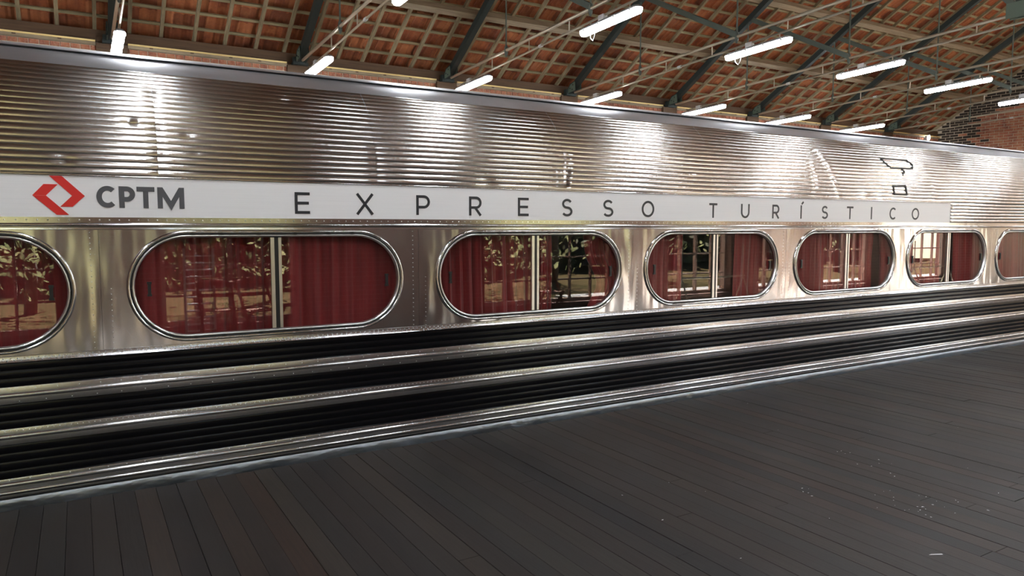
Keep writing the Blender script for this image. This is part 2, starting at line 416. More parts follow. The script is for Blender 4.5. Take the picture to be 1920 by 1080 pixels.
# wall-plate beams, ledge strips and pads, one per bay
for k in range(len(TRUSS_X) + 1):
    xa = XL if k == 0 else TRUSS_X[k - 1] + 0.22
    xb = XR if k == len(TRUSS_X) else TRUSS_X[k] - 0.22
    b = MB(); b.box(xa - .22 if k else xa, xb + .22 if k < len(TRUSS_X) else xb, 8.02, 8.24, 4.41, 4.615); b.obj('wall_plate', M_BEAM, wall_back)
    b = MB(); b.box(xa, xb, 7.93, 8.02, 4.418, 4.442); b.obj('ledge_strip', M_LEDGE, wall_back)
    b = MB(); b.box(xa, xb, 7.955, 8.0, 4.372, 4.418); b.obj('ledge_fascia', M_PURLIN, wall_back)
    r_ = random.Random(k); b = MB()
    x = xa + .3
    while x < xb - .1:
        b.box(x, x + .05, 7.948, 7.957, 4.40, 4.424); x += r_.uniform(.45, .6)
    stuff(b.obj('ledge_notches', M_BEAM, wall_back))
for tx in TRUSS_X:
    b = MB(); b.box(tx - .21, tx + .21, 7.93, 8.0, 4.15, 4.40); b.obj('truss_pad', M_BEAM, wall_back)
wl = empty('wall_lamp', (22.6, 7.9, 4.36)); tag(wl, 'tiny lit white lamp on the far end of the back brick wall', 'wall lamp')
b = MB(); b.box(-.04, .04, .0, .1, -.06, .06); b.obj('bracket', M_HOUSING, wl); b = MB(); b.tube([(0, -.03, -.07), (0, -.03, -.03), (0, -.03, .03), (0, -.03, .07)], [.02, .035, .035, .02], 10); b.obj('bulb', M_LAMP, wl, True)

def gable(name, x, sgn, label):
    b = MB(); t = .3 * sgn
    poly = [(YF, -.3), (YB + .5, -.3), (YB + .5, zc(YB + .5) + .335), (RIDGE, zc(RIDGE) + .335), (YF - .4, zc(YF - .4) + .335), (YF - .4, -.3)]
    k = len(poly); vs = [(x, y, z) for y, z in poly] + [(x + t, y, z) for y, z in poly]
    fs = [tuple(range(k)), tuple(range(2 * k - 1, k - 1, -1))] + [(i, (i + 1) % k, k + (i + 1) % k, k + i) for i in range(k)]
    b.add(vs, fs); return struct(b.obj(name, None), label)
wr = gable('wall_right', XR, 1, 'far brick gable wall'); wr.data.materials.append(M_MORTAR)
wlft = gable('wall_left', XL, -1, 'near brick gable wall outside the view'); wlft.data.materials.append(M_WALL)
cand = []
for c in range(30, 90):
    zz = c * 0.078 - .02; y = 7.9 - (0.1275 if c % 2 else 0.0)
    while y > 2.0:
        if zz < zc(y) + .29:
            q = project((XR, y, zz)); sz = 0
            if q and q[0] < 1940 and -20 < q[1]: sz = 1 / q[2]
            zt = 1.6 + (zz - 1.6) * (5.7 / (y + 5))
            if zt < 2.7: sz = 0
            cand.append((sz, y, zz))
        y -= 0.255
cand.sort(key=lambda t: -t[0]); nb = 0; bf = MB(); RZ = Matrix.Rotation(-PI / 2, 4, 'Z')
for sz, y, zz in cand:
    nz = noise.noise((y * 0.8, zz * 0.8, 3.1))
    edge = min(zc(y) + .2 - zz, 9)         # darker bricks towards the roof line and the corner
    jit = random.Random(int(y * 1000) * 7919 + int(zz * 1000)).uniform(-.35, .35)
    is_dark = (edge + nz * .45 + jit * .6 < 0.62) or (y + nz * .5 + jit > 7.2 and zz > 4.0)
    mw = Matrix.Translation((XR, y, zz)) @ RZ
    if sz > 0 and nb < 290: inst('brick', smd if is_dark else sm_, wr, mw); nb += 1
    else: bf.add([mw @ Vector(v) for v in SB.v], SB.f)
stuff(bf.obj('brick_field', M_BRICK, wr, fix=False))

# wall behind the viewpoint with tall lattice windows
OPEN = [(-2.35, -0.24), (1.02, 3.02), (6.45, 9.55), (11.0, 12.95), (13.9, 15.1), (16.3, 18.3), (19.4, 22.0)]
ZS, ZH = 0.12, 3.25
wf = MB(); xs = XL
for a, b_ in OPEN + [(XR, XR)]:
    wf.box(xs, a, YF - .35, YF, -.3, zc(YF) + .1)
    if a < XR:
        wf.box(a, b_, YF - .35, YF, -.3, ZS); wf.box(a, b_, YF - .35, YF, ZH, zc(YF) + .1)
    xs = b_
wall_front = struct(wf.obj('wall_front', M_WALL), 'brick wall with tall lattice windows seen reflected in the train')
for i, (a, b_) in enumerate(OPEN):
    win = struct(empty('window_%d' % (i + 1), ((a + b_) / 2, YF - .18, ZS)), 'tall lattice window in the wall behind the viewpoint')
    hw = (b_ - a) / 2; hh = ZH - ZS
    f_ = MB(); f_.box(-hw, -hw + .07, -.05, .05, 0, hh); f_.box(hw - .07, hw, -.05, .05, 0, hh); f_.box(-hw + .07, hw - .07, -.05, .05, 0, .07); f_.box(-hw + .07, hw - .07, -.05, .05, hh - .07, hh)
    f_.obj('frame', M_FRAMEW, win)
    nx = max(3, round(2 * hw / .5))
    for k in range(1, nx):
        v_ = MB(); x = -hw + 2 * hw * k / nx; wd = .035 if k == nx // 2 else .018; v_.box(x - wd, x + wd, -.03, .03, .07, hh - .07); v_.obj('mullion', M_FRAMEW, win)
    for k in range(1, 7):
        h_ = MB(); z = hh * k / 7; h_.box(-hw + .07, hw - .07, -.02, .02, z - .016, z + .016); h_.obj('glazing_bar', M_FRAMEW, win)

# ------------------------------------------------------------------ roof
ceiling = struct(empty('ceiling'), 'terracotta tiled roof on exposed timber rafters')
def slope_pt(s, nrm, side=1):
    """s metres up the slope from the eave, nrm metres off the principal-rafter centre plane"""
    if side > 0: return Vector((0, 8.45 - s * CA + nrm * SA, zc(8.0) - .45 * SL + s * SA + nrm * CA))
    ye = 2 * RIDGE - 8.45
    return Vector((0, ye + s * CA - nrm * SA, zc(8.0) - .45 * SL + s * SA + nrm * CA))
S_RIDGE = (8.45 - RIDGE) / CA
S8 = 0.45 / CA
N_PUR0, N_PUR1, N_RAF1, N_BAT1 = 0.06, 0.18, 0.24, 0.265
# purlins: one timber per bay
pur_s = [(8.45 - y) / CA for y in (6.62, 5.27, 3.92, 2.57, 1.1)]
cuts = [XL] + TRUSS_X + [XR]
for s in pur_s:
    for k in range(len(cuts) - 1):
        a = slope_pt(s, (N_PUR0 + N_PUR1) / 2); b = MB()
        b.bar(a + Vector((cuts[k] + .004, 0, 0)), a + Vector((cuts[k + 1] - .004, 0, 0)), .12, N_PUR1 - N_PUR0, (0, -CA, SA))
        b.obj('purlin', M_PURLIN, ceiling)
b = MB()
for s in pur_s:
    a = slope_pt(s, .12, -1); b.bar(a + Vector((XL, 0, 0)), a + Vector((XR, 0, 0)), .12, .12, (0, CA, SA))
stuff(b.obj('purlin_field', M_PURLIN, ceiling))
# common rafters
xr = []
for k in range(len(cuts) - 1):
    nbay = max(1, round((cuts[k + 1] - cuts[k]) / .477))
    xr += [cuts[k] + (cuts[k + 1] - cuts[k]) * (j + .5) / nbay for j in range(nbay)]
bs = MB()
for x in xr:
    b = MB(); nn = (N_PUR1 + N_RAF1) / 2; j = random.uniform(-.02, .02)
    b.bar(slope_pt(.05, nn) + Vector((x + j, 0, 0)), slope_pt(S_RIDGE, nn) + Vector((x + random.uniform(-.02, .02), 0, 0)), .052, N_RAF1 - N_PUR1)
    b.obj('rafter', M_RAFTER, ceiling)
    bs.bar(slope_pt(.05, nn, -1) + Vector((x, 0, 0)), slope_pt(S_RIDGE, nn, -1) + Vector((x, 0, 0)), .052, .06)
stuff(bs.obj('rafter_field', M_RAFTER, ceiling))
# battens
TP = 0.333; nrow = int((S_RIDGE - .1) / TP); bs = MB()
for i in range(nrow + 1):
    s = .14 + i * TP; nn = (N_RAF1 + N_BAT1) / 2; b = MB()
    b.bar(slope_pt(s, nn) + Vector((XL, 0, 0)), slope_pt(s, nn) + Vector((XR, 0, 0)), .05, N_BAT1 - N_RAF1, (0, -CA, SA)); b.obj('batten', M_BATTEN, ceiling)
    bs.bar(slope_pt(s, nn, -1) + Vector((XL, 0, 0)), slope_pt(s, nn, -1) + Vector((XR, 0, 0)), .05, .025, (0, CA, SA))
stuff(bs.obj('batten_field', M_BATTEN, ceiling))
# tiles (local: x across, y up-slope, z outward)
TWD = 0.238
def tile_mb():
    b = MB(); L = 0.405; pts = []
    prof = [(-.5, .012), (-.36, -.004), (-.22, .012), (-.06, .012), (.08, -.004), (.24, .012), (.5, .016)]
    for yy, zz in ((0.0, .034), (L, .0)):
        for px, pz in prof: pts.append((px * (TWD + .008), yy, pz + zz))
        for px, pz in prof: pts.append((px * (TWD + .008), yy, pz + zz + .018))
    k = len(prof); fs = []
    for j in range(k - 1):
        fs.append((j, 2 * k + j, 2 * k + j + 1, j + 1)); fs.append((k + j, k + j + 1, 3 * k + j + 1, 3 * k + j)); fs.append((j, j + 1, k + j + 1, k + j))
    fs.append((0, k, 3 * k, 2 * k)); fs.append((k - 1, 3 * k - 1, 4 * k - 1, 2 * k - 1))
    b.add(pts, fs); return b
TB = tile_mb(); tile_me = TB.mesh('tile', M_TILE); recalc(tile_me)
RN = Matrix(((-1, 0, 0), (0, -CA, SA), (0, SA, CA))).transposed().to_4x4()
RS = Matrix(((1, 0, 0), (0, CA, SA), (0, -SA, CA))).transposed().to_4x4()
cand = []
ncol = int((XR - XL) / TWD)
for i in range(nrow + 1):
    for j in range(ncol):
        s = .14 + i * TP - .36; x = XL + .12 + (j + .5) * TWD
        p = slope_pt(s, N_BAT1 + .004) + Vector((x, 0, 0)); q = project(slope_pt(s + .2, N_BAT1) + Vector((x, 0, 0))); sz = 0
        if q and 0 < q[0] < 1920 and 0 < q[1] < 300:
            # foreshortened area
            v = (Vector(p) - CAM).normalized(); sz = abs(v.dot(Vector((0, SA, CA)))) / q[2] ** 2
        cand.append((sz, p))
cand.sort(key=lambda t: -t[0]); tf = MB(); rt = random.Random(11)
for k, (sz, p) in enumerate(cand):
    mw = Matrix.Translation(p + Vector((0, 0, rt.uniform(0, .006)))) @ RN @ Matrix.Rotation(rt.uniform(-.012, .012), 4, 'Z')
    if k < 295 and sz > 0: inst('tile', tile_me, ceiling, mw)
    else: tf.add([mw @ Vector(v) for v in TB.v], TB.f)
for i in range(nrow + 1):
    for j in range(ncol):
        s = .14 + i * TP - .36; x = XL + .12 + (j + .5) * TWD
        mw = Matrix.Translation(slope_pt(s, N_BAT1 + .004, -1) + Vector((x, 0, 0))) @ RS
        tf.add([mw @ Vector(v) for v in TB.v], TB.f)
stuff(tf.obj('tile_field', M_TILE, ceiling, fix=True))
b = MB(); zr = slope_pt(S_RIDGE, N_BAT1 + .02).z; b.tube([(XL, RIDGE, zr - .06), (XR, RIDGE, zr - .06)], .16, 10); b.obj('ridge_cap', M_TILE, ceiling)

# ------------------------------------------------------------------ trusses
ORD = ['beyond the left edge of the view', 'nearest, above the grey four-letter name', 'second from the left', 'third from the left', 'fourth from the left', 'fifth from the left', 'sixth from the left', 'seventh from the left', 'last, nearest the far brick gable']
def tie_z(y): yy = y if y >= RIDGE else 2 * RIDGE - y; return 4.45 + .04 * (7.9 - yy)
YE = 2 * RIDGE - 8.0
for k, tx in enumerate(TRUSS_X):
    t = empty('roof_truss', (tx, 7.9, 0))
    tag(t, 'dark green steel roof truss with pale tie rod, ' + ORD[k], 'roof truss', 'steel roof trusses')
    def P(y, z, x=0): return (x, y - 7.9, z)
    for sd_ in (1, -1):
        def Y(y): return y if sd_ > 0 else 2 * RIDGE - y
        e = -.19 if sd_ > 0 else .5     # south end stops at the wall
        b = MB(); ya = 7.97 if sd_ > 0 else 2 * RIDGE - (YF + .02)
        if ya > 7.97: ya = 7.97
        b.bar(P(Y(ya), zc(Y(ya))), P(Y(RIDGE), zc(RIDGE)), .105, .115); b.obj('principal_rafter', M_GREEN, t)
        b = MB()
        b.bar(P(Y(5.62), zc(5.62)), P(Y(3.35), tie_z(3.35) + .03), .06, .085); b.obj('strut', M_STRUT, t)
        b = MB(); b.bar(P(Y(3.0), zc(3.0)), P(Y(RIDGE) , tie_z(RIDGE) + .05), .06, .085); b.obj('strut', M_STRUT, t)
        for yy in (5.67, 3.35):
            b = MB(); b.tube([P(Y(yy), zc(yy)), P(Y(yy), tie_z(yy) - .05)], .014, 6); h_ = b.obj('hanger_rod', M_STRUT, t)
            b = MB(); b.tube([P(Y(yy) - .0, tie_z(yy) - .10), P(Y(yy), tie_z(yy) - .05), P(Y(yy), tie_z(yy) + .05), P(Y(yy), tie_z(yy) + .09)], [.012, .03, .03, .014], 8); b.obj('turnbuckle', M_STRUT, h_)
        # shoe with gusset
        yy = 7.72
        for sx in (-1, 1):
            b = MB(); c = [(7.90, 4.44), (7.90, zc(7.90) + .04), (7.82, zc(7.82) + .085), (7.64, zc(7.64) + .02), (7.62, 4.47)]
            c = [(Y(a), b2) for a, b2 in c]
            vs = [P(a, b2, sx * .06) for a, b2 in c] + [P(a, b2, sx * .072) for a, b2 in c]; kk = len(c)
            b.add(vs, [tuple(range(kk)), tuple(range(2 * kk - 1, kk - 1, -1))] + [(i, (i + 1) % kk, kk + (i + 1) % kk, kk + i) for i in range(kk)])
            g_ = b.obj('gusset', M_GUSSET, t)
            b = MB()
            for i in range(kk): b.bar(vs[i + (kk if sx > 0 else kk)], vs[(i + 1) % kk + kk], .012, .014)
            for (ay, az) in ((7.82, zc(7.82)), (7.72, zc(7.72)), (7.74, zc(7.74) - .08)): b.dome(P(Y(ay), az, sx * .075), .016, (sx, 0, 0))
            b.obj('edge_angle', M_GREEN, g_)
        b = MB(); b.box(-.13, .13, Y(8.0) - 7.9 - (.14 if sd_ > 0 else 0), Y(8.0) - 7.9 + (0 if sd_ > 0 else .14), 4.40, 4.45)
        b.box(-.12, -.075, Y(7.93) - 7.9 - .04, Y(7.93) - 7.9 + .05, 4.45, 4.53); b.box(.075, .12, Y(7.93) - 7.9 - .04, Y(7.93) - 7.9 + .05, 4.45, 4.53)
        if sd_ > 0: b.obj('shoe', M_GREEN, t)
    b = MB(); b.tube([P(7.75, tie_z(7.75)), P(RIDGE, tie_z(RIDGE)), P(YF + .05, tie_z(YF + .05))], .024, 8); b.obj('tie_rod', M_GALV, t)
    b = MB(); b.bar(P(RIDGE, tie_z(RIDGE)), P(RIDGE, zc(RIDGE)), .07, .07); b.obj('king_post', M_GREEN, t)
    b = MB(); b.box(-.07, -.055, RIDGE - 7.9 - .15, RIDGE - 7.9 + .15, tie_z(RIDGE) - .06, tie_z(RIDGE) + .16); b.box(.055, .07, RIDGE - 7.9 - .15, RIDGE - 7.9 + .15, tie_z(RIDGE) - .06, tie_z(RIDGE) + .16); b.obj('king_gusset', M_GUSSET, t)

# ------------------------------------------------------------------ conduits and lights
LW = {0: 'beyond the left edge', 1: 'nearest truss', 2: 'second truss', 3: 'third truss', 4: 'fourth truss', 5: 'fifth truss', 6: 'sixth truss', 7: 'seventh truss', 8: 'farthest truss'}
LROWS = [(6.9, 4.20, 'over the back of the train'), (2.96, 4.375, 'over the train roof, nearer row'), (-0.9, 4.375, 'above the platform'), (-4.9, 4.25, 'by the wall behind the viewpoint')]
def cz(y): return 4.28 + .05 * (7.2 - y) if y > RIDGE else 4.28 + .05 * (7.2 - 2 * RIDGE + y)
# lamp meshes shared
def cap_outline(hw, hl, k=6):
    p = []
    for i in range(k + 1): a = -PI / 2 + PI * i / k; p.append((hw * math.sin(a), hl - hw + hw * math.cos(a)))
    for i in range(k + 1): a = PI / 2 + PI * i / k; p.append((hw * math.sin(a), -hl + hw + hw * math.cos(a)))
    return p
def lamp_mesh(layers, name, m):
    b = MB(); rings = []
    for hw, hl, z in layers: rings.append([(x, y, z) for x, y in cap_outline(hw, hl)])
    k = len(rings[0]); vs = [q for r_ in rings for q in r_]; fs = []
    for i in range(len(rings) - 1):
        for j in range(k): fs.append((i * k + j, i * k + (j + 1) % k, (i + 1) * k + (j + 1) % k, (i + 1) * k + j))
    fs.append(tuple(range(k))[::-1]); fs.append(tuple((len(rings) - 1) * k + j for j in range(k)))
    b.add(vs, fs); me = b.mesh(name, m, True, 0.9); recalc(me); return me
dif_me = lamp_mesh([(.045, .615, -.05), (.062, .63, -.03), (.066, .634, .012)], 'diffuser', M_LAMP)
hou_me = lamp_mesh([(.070, .637, .0125), (.070, .637, .024), (.045, .60, .05)], 'housing', M_HOUSING)
clip_mb = MB()
for sx in (-1, 1):
    for yy in (-.5, -.17, .17, .5): clip_mb.box(sx * .069 - .006, sx * .069 + .006, yy - .016, yy + .016, -.012, .03)
clip_me = clip_mb.mesh('clips', M_PLASTIC)
box_mb = MB(); box_mb.box(-.035, .035, -.06, .06, .05, .125); box_me = box_mb.mesh('junction_box', M_PLASTIC)
for k, tx in enumerate(TRUSS_X):
    c = empty('conduit', (tx + .03, 7.2, 0)); tag(c, 'pale steel conduit pipe slung under the tie rod of the ' + LW[k], 'conduit', 'lighting conduits')
    b = MB(); b.tube([(0, 0.2, cz(7.4)), (0, RIDGE - 7.2, cz(RIDGE)), (0, YF + .1 - 7.2, cz(YF + .1))], .017, 7); b.obj('pipe', M_GALV, c)
    for yy in (6.2, 5.0, 3.9, 2.4, 1.2, -.2, -1.8, -3.2, -4.4):
        b = MB(); b.tube([(0, yy - 7.2, cz(yy)), (0, yy - 7.2, tie_z(yy))], .010, 6); b.obj('clamp', M_GALV, c)
    b = MB(); b.tube([(0, 4.7 - 7.2, cz(4.7)), (0, 4.62 - 7.2, cz(4.62))], .026, 8); b.obj('coupling', M_PLASTIC, c)
    for (ly, lz, txt) in LROWS:
        if k == 8 and ly > 5: continue
        L = empty('ceiling_light', (tx + .03, ly, lz)); L.rotation_euler = (-.03 if ly > RIDGE else .03, 0, 0)
        tag(L, 'lit fluorescent batten light %s, on the %s' % (txt, LW[k]), 'ceiling light', 'fluorescent lights')
        inst('diffuser', dif_me, L); inst('housing', hou_me, L); inst('clips', clip_me, L)['kind'] = 'stuff'; inst('junction_box', box_me, L, Matrix.Translation((0, .15, 0)))
        for dy in (-.42, .42):
            b = MB(); b.tube([(0, dy, .045), (0, dy, cz(ly + dy) - lz)], .011, 6); b.obj('hanger', M_GALV, L)
        if (k, ly) in ((4, 2.96), (4, 6.9), (3, 2.96)):
            b = MB(); b.tube([(.01, .45, -.0), (.03, .47, -.10), (.02, .40, -.16), (-.01, .33, -.12), (0, .30, 0)], .004, 5); b.obj('loose_cable', M_PLASTIC, L, True)

# ------------------------------------------------------------------ the train car
car = empty('passenger_car', (0, 0, 0))
tag(car, 'long fluted stainless steel railway car with oval windows and black stripes', 'train car')
X0, X1 = -4.2, 16.2
WC = [-2.99, -0.925, 1.143, 3.209, 5.264, 7.304, 9.33, 11.36, 13.39]
WHW, WHH, WZ = 0.902, 0.352, 1.231
def wob(x, z, a, s=1.0):
    return a * noise.noise((x * s, z * s * 1.7, 9.3))
def extrude(prof, x0, x1, step, amp=0.0, sc=1.0, fn=None):
    """prof: list of (y,z); sweep along x with slight waviness"""
    nx = max(2, int((x1 - x0) / step) + 1); b = MB(); vs = []
    for i in range(nx):
        x = x0 + (x1 - x0) * i / (nx - 1)
        for y, z in prof:
            d = wob(x, z, amp, sc) if amp else 0
            if fn: d += fn(x, z)
            vs.append((x, y + d, z))
    b.add(vs, grid_faces(nx, len(prof))); return b
# --- corrugated upper side / roof shoulder
R = 0.88; Z0 = 1.905; RIBP = 0.042
def shoulder(ph, off=0.0): return (R - (R + off) * math.cos(ph), Z0 + (R + off) * math.sin(ph))
def rib_profile(nrib, seg, ph0, pitch, amp):
    pr = []
    for r_ in range(nrib):
        for j in range(seg):
            u = j / seg; s = (r_ + u) * pitch; o_ = amp * (1 - (2 * u - 1) ** 2) ** 0.8
            y, z = shoulder(ph0 + s / R, o_); pr.append((y, z))
    pr.append(shoulder(ph0 + nrib * pitch / R, 0)); return pr
NR = 19
RP = rib_profile(NR, 9, 0.004 / R, RIBP, 0.0072)
seams = [X0, -2.6, -1.2, 0.442, 1.856, 3.512, 5.25, 7.027, 8.9, 10.6, 12.3, 14.2, X1]
def dent(x, z):
    d = 0
    for (cx, cz_, lean, amp, zt) in ((3.50, 1.95, .22, .010, 2.25), (3.44, 1.95, .05, .006, 2.1), (7.05, 2.10, -.42, .011, 2.45), (6.72, 2.05, -.05, .008, 2.3), (1.85, 1.95, 0, .004, 2.2), (0.45, 1.95, -.03, .004, 2.5)):
        if 1.9 < z < zt:
            dx = x - cx - lean * (z - cz_); d += amp * math.exp(-(dx / .028) ** 2) * (0.6 + 0.8 * noise.noise((z * 23, cx, 1)))
    for (cx, cz_, r_, a) in ((1.31, 2.49, .04, .008), (.30, 2.25, .03, .009), (.34, 2.245, .02, -.008), (-.05, 2.0, .03, .006), (.62, 2.18, .03, .005), (.66, 2.07, .02, .004), (2.35, 2.14, .035, .004), (2.2, 1.98, .05, .006), (4.95, 2.1, .03, .006), (5.9, 2.0, .05, .006), (2.75, 1.95, .05, .006), (7.6, 1.96, .06, .009), (7.9, 1.95, .05, .008), (9.0, 2.1, .06, .009), (8.95, 1.97, .08, .009), (6.2, 2.0, .04, .006)):
        rr_ = ((x - cx) / (r_ * 1.3)) ** 2 + ((z - cz_) / r_) ** 2
        if rr_ < 6: d += .55 * a * math.exp(-rr_) * (1 + .6 * noise.noise((x * 22, z * 22, 2)))
    return d
def rw(x, z): return .0022 * noise.noise((x * .9, z * 2.1, 4.0)) + .0012 * noise.noise((x * 3.1, z * 3.0, 8.0))
for a, b_ in zip(seams[:-1], seams[1:]):
    fine = a < 10 and b_ > -1
    o = extrude(RP, a + .0006, b_ - .0006, .022 if fine else .2, 0, 1, lambda x, z: dent(x, z) + rw(x, z)).obj('fluted_roof_sheet', M_ROOF, car, True, 1.2, fix=False)
# two riveted outline patches left by an old fitting
def patch(pts):
    pb = MB()
    for (xa, za), (xb, zb) in zip(pts, pts[1:] + pts[:1]):
        k = max(2, int(math.hypot(xb - xa, zb - za) / .03))
        for i in range(k):
            q = []
            for t in (i / k, (i + 1) / k):
                x = xa + (xb - xa) * t; z = za + (zb - za) * t; ph = math.asin((z - Z0) / R); y, z2 = shoulder(ph, .0088)
                q.append((x, y, z2))
            pb.bar(q[0], q[1], .010, .017, (0, 1, 0.3))
    pb.obj('old_fitting_outline', M_RUBBER, car)
patch([(8.06, 2.40), (8.10, 2.345), (8.17, 2.29), (8.62, 2.30), (8.66, 2.35), (8.58, 2.40)])
patch([(8.12, 2.08), (8.13, 1.985), (8.38, 1.985), (8.37, 2.05), (8.36, 2.09)])
patch([(8.38, 2.29), (8.42, 2.25), (8.36, 2.215), (8.41, 2.25)])
# --- smooth roof
pr = [shoulder((0.004 + NR * RIBP) / R + t * (1.18 - NR * RIBP / R) / 5) for t in range(6)]
extrude(pr, X0, X1, .15, .003, 1.4).obj('roof_shoulder', M_ROOFTOP, car, True, fix=False)
pe = shoulder(1.185, .012)
top = [pe, shoulder(1.20, .014)] + [shoulder(1.2 + i * .06, .014) for i in range(1, 4)]
yl, zl = top[-1]; slope0 = math.tan(PI / 2 - 1.38)
for i in range(1, 9):
    y = yl + (1.47 - yl) * i / 8; t = i / 8
    top.append((y, zl + slope0 * (y - yl) * (1 - t / 2)))
mir = [(2.94 - y, z) for y, z in reversed(top[:-1])]
full = top + mir
extrude(full, X0, X1, .25, .002, 1).obj('roof_top', M_ROOFTOP, car, True, fix=False)
o = MB(); o.add([(X0, 2.94, 2.72), (X1, 2.94, 2.72), (X1, 2.94, -.05), (X0, 2.94, -.05)], [(0, 1, 2, 3)])
o.box(X0, X1, 2.90, 2.94, -.05, 2.72); o.obj('far_side', M_STRIP, car)
for xx in (X0, X1):
    b = MB(); poly = [(0, -.03), (0, Z0)] + [shoulder(i * .2) for i in range(1, 6)] + full + [(2.93, -.03)]
    k = len(poly); b.add([(xx, y, z) for y, z in poly], [tuple(range(k))]); b.obj('end_wall', M_STRIP, car)
# --- letter board and the fluting beyond it
BE = 9.318
b = MB(); b.box(X0, BE, -.004, .004, 1.662, 1.904); board = b.obj('letter_board', M_BOARD, car)
pr = []
for r_ in range(6):
    for j in range(8):
        u = j / 8; pr.append((-.0072 * (1 - (2 * u - 1) ** 2) ** .8, 1.662 + (r_ + u) * .0405))
pr.append((0, 1.905)); extrude(pr, BE + .004, X1, .1, .002).obj('fluted_side_sheet', M_ROOF, car, True, 1.2, fix=False)
b = MB()
for r_ in range(6): b.box(BE + .02, BE + .07, -.011, 0, 1.674 + r_ * .0405, 1.69 + r_ * .0405)
stuff(b.obj('fluting_end_caps', M_STRIP, car))
b = extrude([(0.0, 1.912), (-.007, 1.910), (-.009, 1.9055), (-.004, 1.9015)], X0, BE, .5); b.obj('board_top_trim', M_CHROME, car, True, fix=False)
# letters: stroked outlines
def stroke(b, pts, wd, closed=False, y0=-.0058, y1=-.0038):
    pts = [Vector((p[0], p[1])) for p in pts]; k = len(pts); L_, R_ = [], []
    for i in range(k):
        if closed: a, c = pts[(i - 1) % k], pts[(i + 1) % k]
        else: a, c = pts[max(i - 1, 0)], pts[min(i + 1, k - 1)]
        d0 = (pts[i] - a).normalized() if (pts[i] - a).length > 1e-9 else (c - pts[i]).normalized()
        d1 = (c - pts[i]).normalized() if (c - pts[i]).length > 1e-9 else d0
        n0 = Vector((-d0.y, d0.x)); n1 = Vector((-d1.y, d1.x)); nn = (n0 + n1).normalized(); l = (wd / 2) / max(.35, nn.dot(n0))
        L_.append(pts[i] + nn * l); R_.append(pts[i] - nn * l)
    rng = range(k) if closed else range(k - 1)
    y0 -= .00012 * (len(b.f) % 97) / 6.0
    for i in rng:
        j = (i + 1) % k; b.prism([tuple(R_[i]), tuple(R_[j]), tuple(L_[j]), tuple(L_[i])], y0, y1)
def arc(cx, cz_, rx, rz, a0, a1, n_=18): return [(cx + rx * math.cos(math.radians(a0 + (a1 - a0) * i / n_)), cz_ + rz * math.sin(math.radians(a0 + (a1 - a0) * i / n_))) for i in range(n_ + 1)]
def glyph(ch, x0, x1, z0, z1, t):
    b = MB(); w_ = x1 - x0; h = z1 - z0; xa, xb, za, zb = x0 + t / 2, x1 - t / 2, z0 + t / 2, z1 - t / 2; xm = (x0 + x1) / 2; zm = (z0 + z1) / 2
    S = lambda p, c=False: stroke(b, p, t, c)
    if ch == 'E': S([(xa, z0), (xa, z1)]); S([(x0, za), (x1, za)]); S([(x0, zb), (x1, zb)]); S([(x0, zm), (x1 - w_ * .07, zm)])
    elif ch == 'X': S([(xa, z0), (xb, z1)]); S([(xb, z0), (xa, z1)])
    elif ch in 'PR':
        zj = z0 + h * (.40 if ch == 'P' else .42); r_ = (zb - zj) / 2
        S([(xa, z0), (xa, z1)]); S([(x0, zb), (xb - r_, zb)] + arc(xb - r_, zb - r_, r_, r_, 90, -90) + [(x0, zj)])
        if ch == 'R': S([(xm - w_ * .02, zj), (xb + t * .1, z0)])
    elif ch == 'S':
        r1 = (zb - zm) / 2; rx = w_ / 2 - t / 2
        S(arc(xm, zb - r1, rx * .92, r1, 28, 270, 22) + arc(xm, za + r1, rx, r1, 90, -150, 22)[1:])
    elif ch == 'O': S(arc(xm, zm, w_ / 2 - t / 2, h / 2 - t / 2, 0, 352, 44), True)
    elif ch == 'C': S(arc(xm + w_ * .06, zm, w_ / 2 - t / 2 + w_ * .06, h / 2 - t / 2, 48, 312, 34))
    elif ch == 'T': S([(x0, zb), (x1, zb)]); S([(xm, z0), (xm, z1)])
    elif ch == 'U': r_ = (xb - xa) / 2; S([(xa, z1), (xa, za + r_)] + arc(xm, za + r_, r_, r_, 180, 360) + [(xb, z1)])
    elif ch in 'IÍ':
        S([(xm, z0), (xm, z1)])
        if ch == 'Í': S([(xm + .006, z1 + .012), (xm + .034, z1 + .036)])
    elif ch == 'M':
        S([(xa, z0), (xa, z1)]); S([(xb, z0), (xb, z1)]); S([(xa + t * .1, z1 - t * .25), (xm, z0 + t * .6), (xb - t * .1, z1 - t * .25)])
    return b
for ch, xm, wd in [('E', 1.3195, .102), ('X', 1.7614, .134), ('P', 2.2107, .110), ('R', 2.6489, .109), ('E', 3.0853, .101), ('S', 3.5143, .109), ('S', 3.9474, .113), ('O', 4.3989, .146),
                   ('T', 5.2132, .106), ('U', 5.6538, .120), ('R', 6.0998, .105), ('Í', 6.4925, .02), ('S', 6.8801, .104), ('T', 7.3139, .113), ('I', 7.7048, .02), ('C', 8.1107, .122), ('O', 8.5668, .147)]:
    z1 = 1.84 if xm < 5 else 1.833
    glyph(ch, xm - wd / 2, xm + wd / 2, 1.694, z1, .0195).obj('letter', M_LETTER, board)
for ch, a, b_ in [('C', .103, .207), ('P', .222, .309), ('T', .317, .416), ('M', .431, .583)]:
    glyph(ch, a, b_, 1.719, 1.849, .029).obj('letter', M_GREYL, board)
b = MB()
for quad in ([(-.13, 1.900), (-.067, 1.900), (.045, 1.786), (-.020, 1.786)], [(-.020, 1.7865), (.045, 1.7865), (-.020, 1.722), (-.082, 1.722)],
             [(-.215, 1.786), (-.149, 1.786), (-.088, 1.851), (-.158, 1.851)], [(-.149, 1.7855), (-.215, 1.7855), (-.101, 1.675), (-.039, 1.675)]):
    b.prism(quad, -.0058, -.0038)
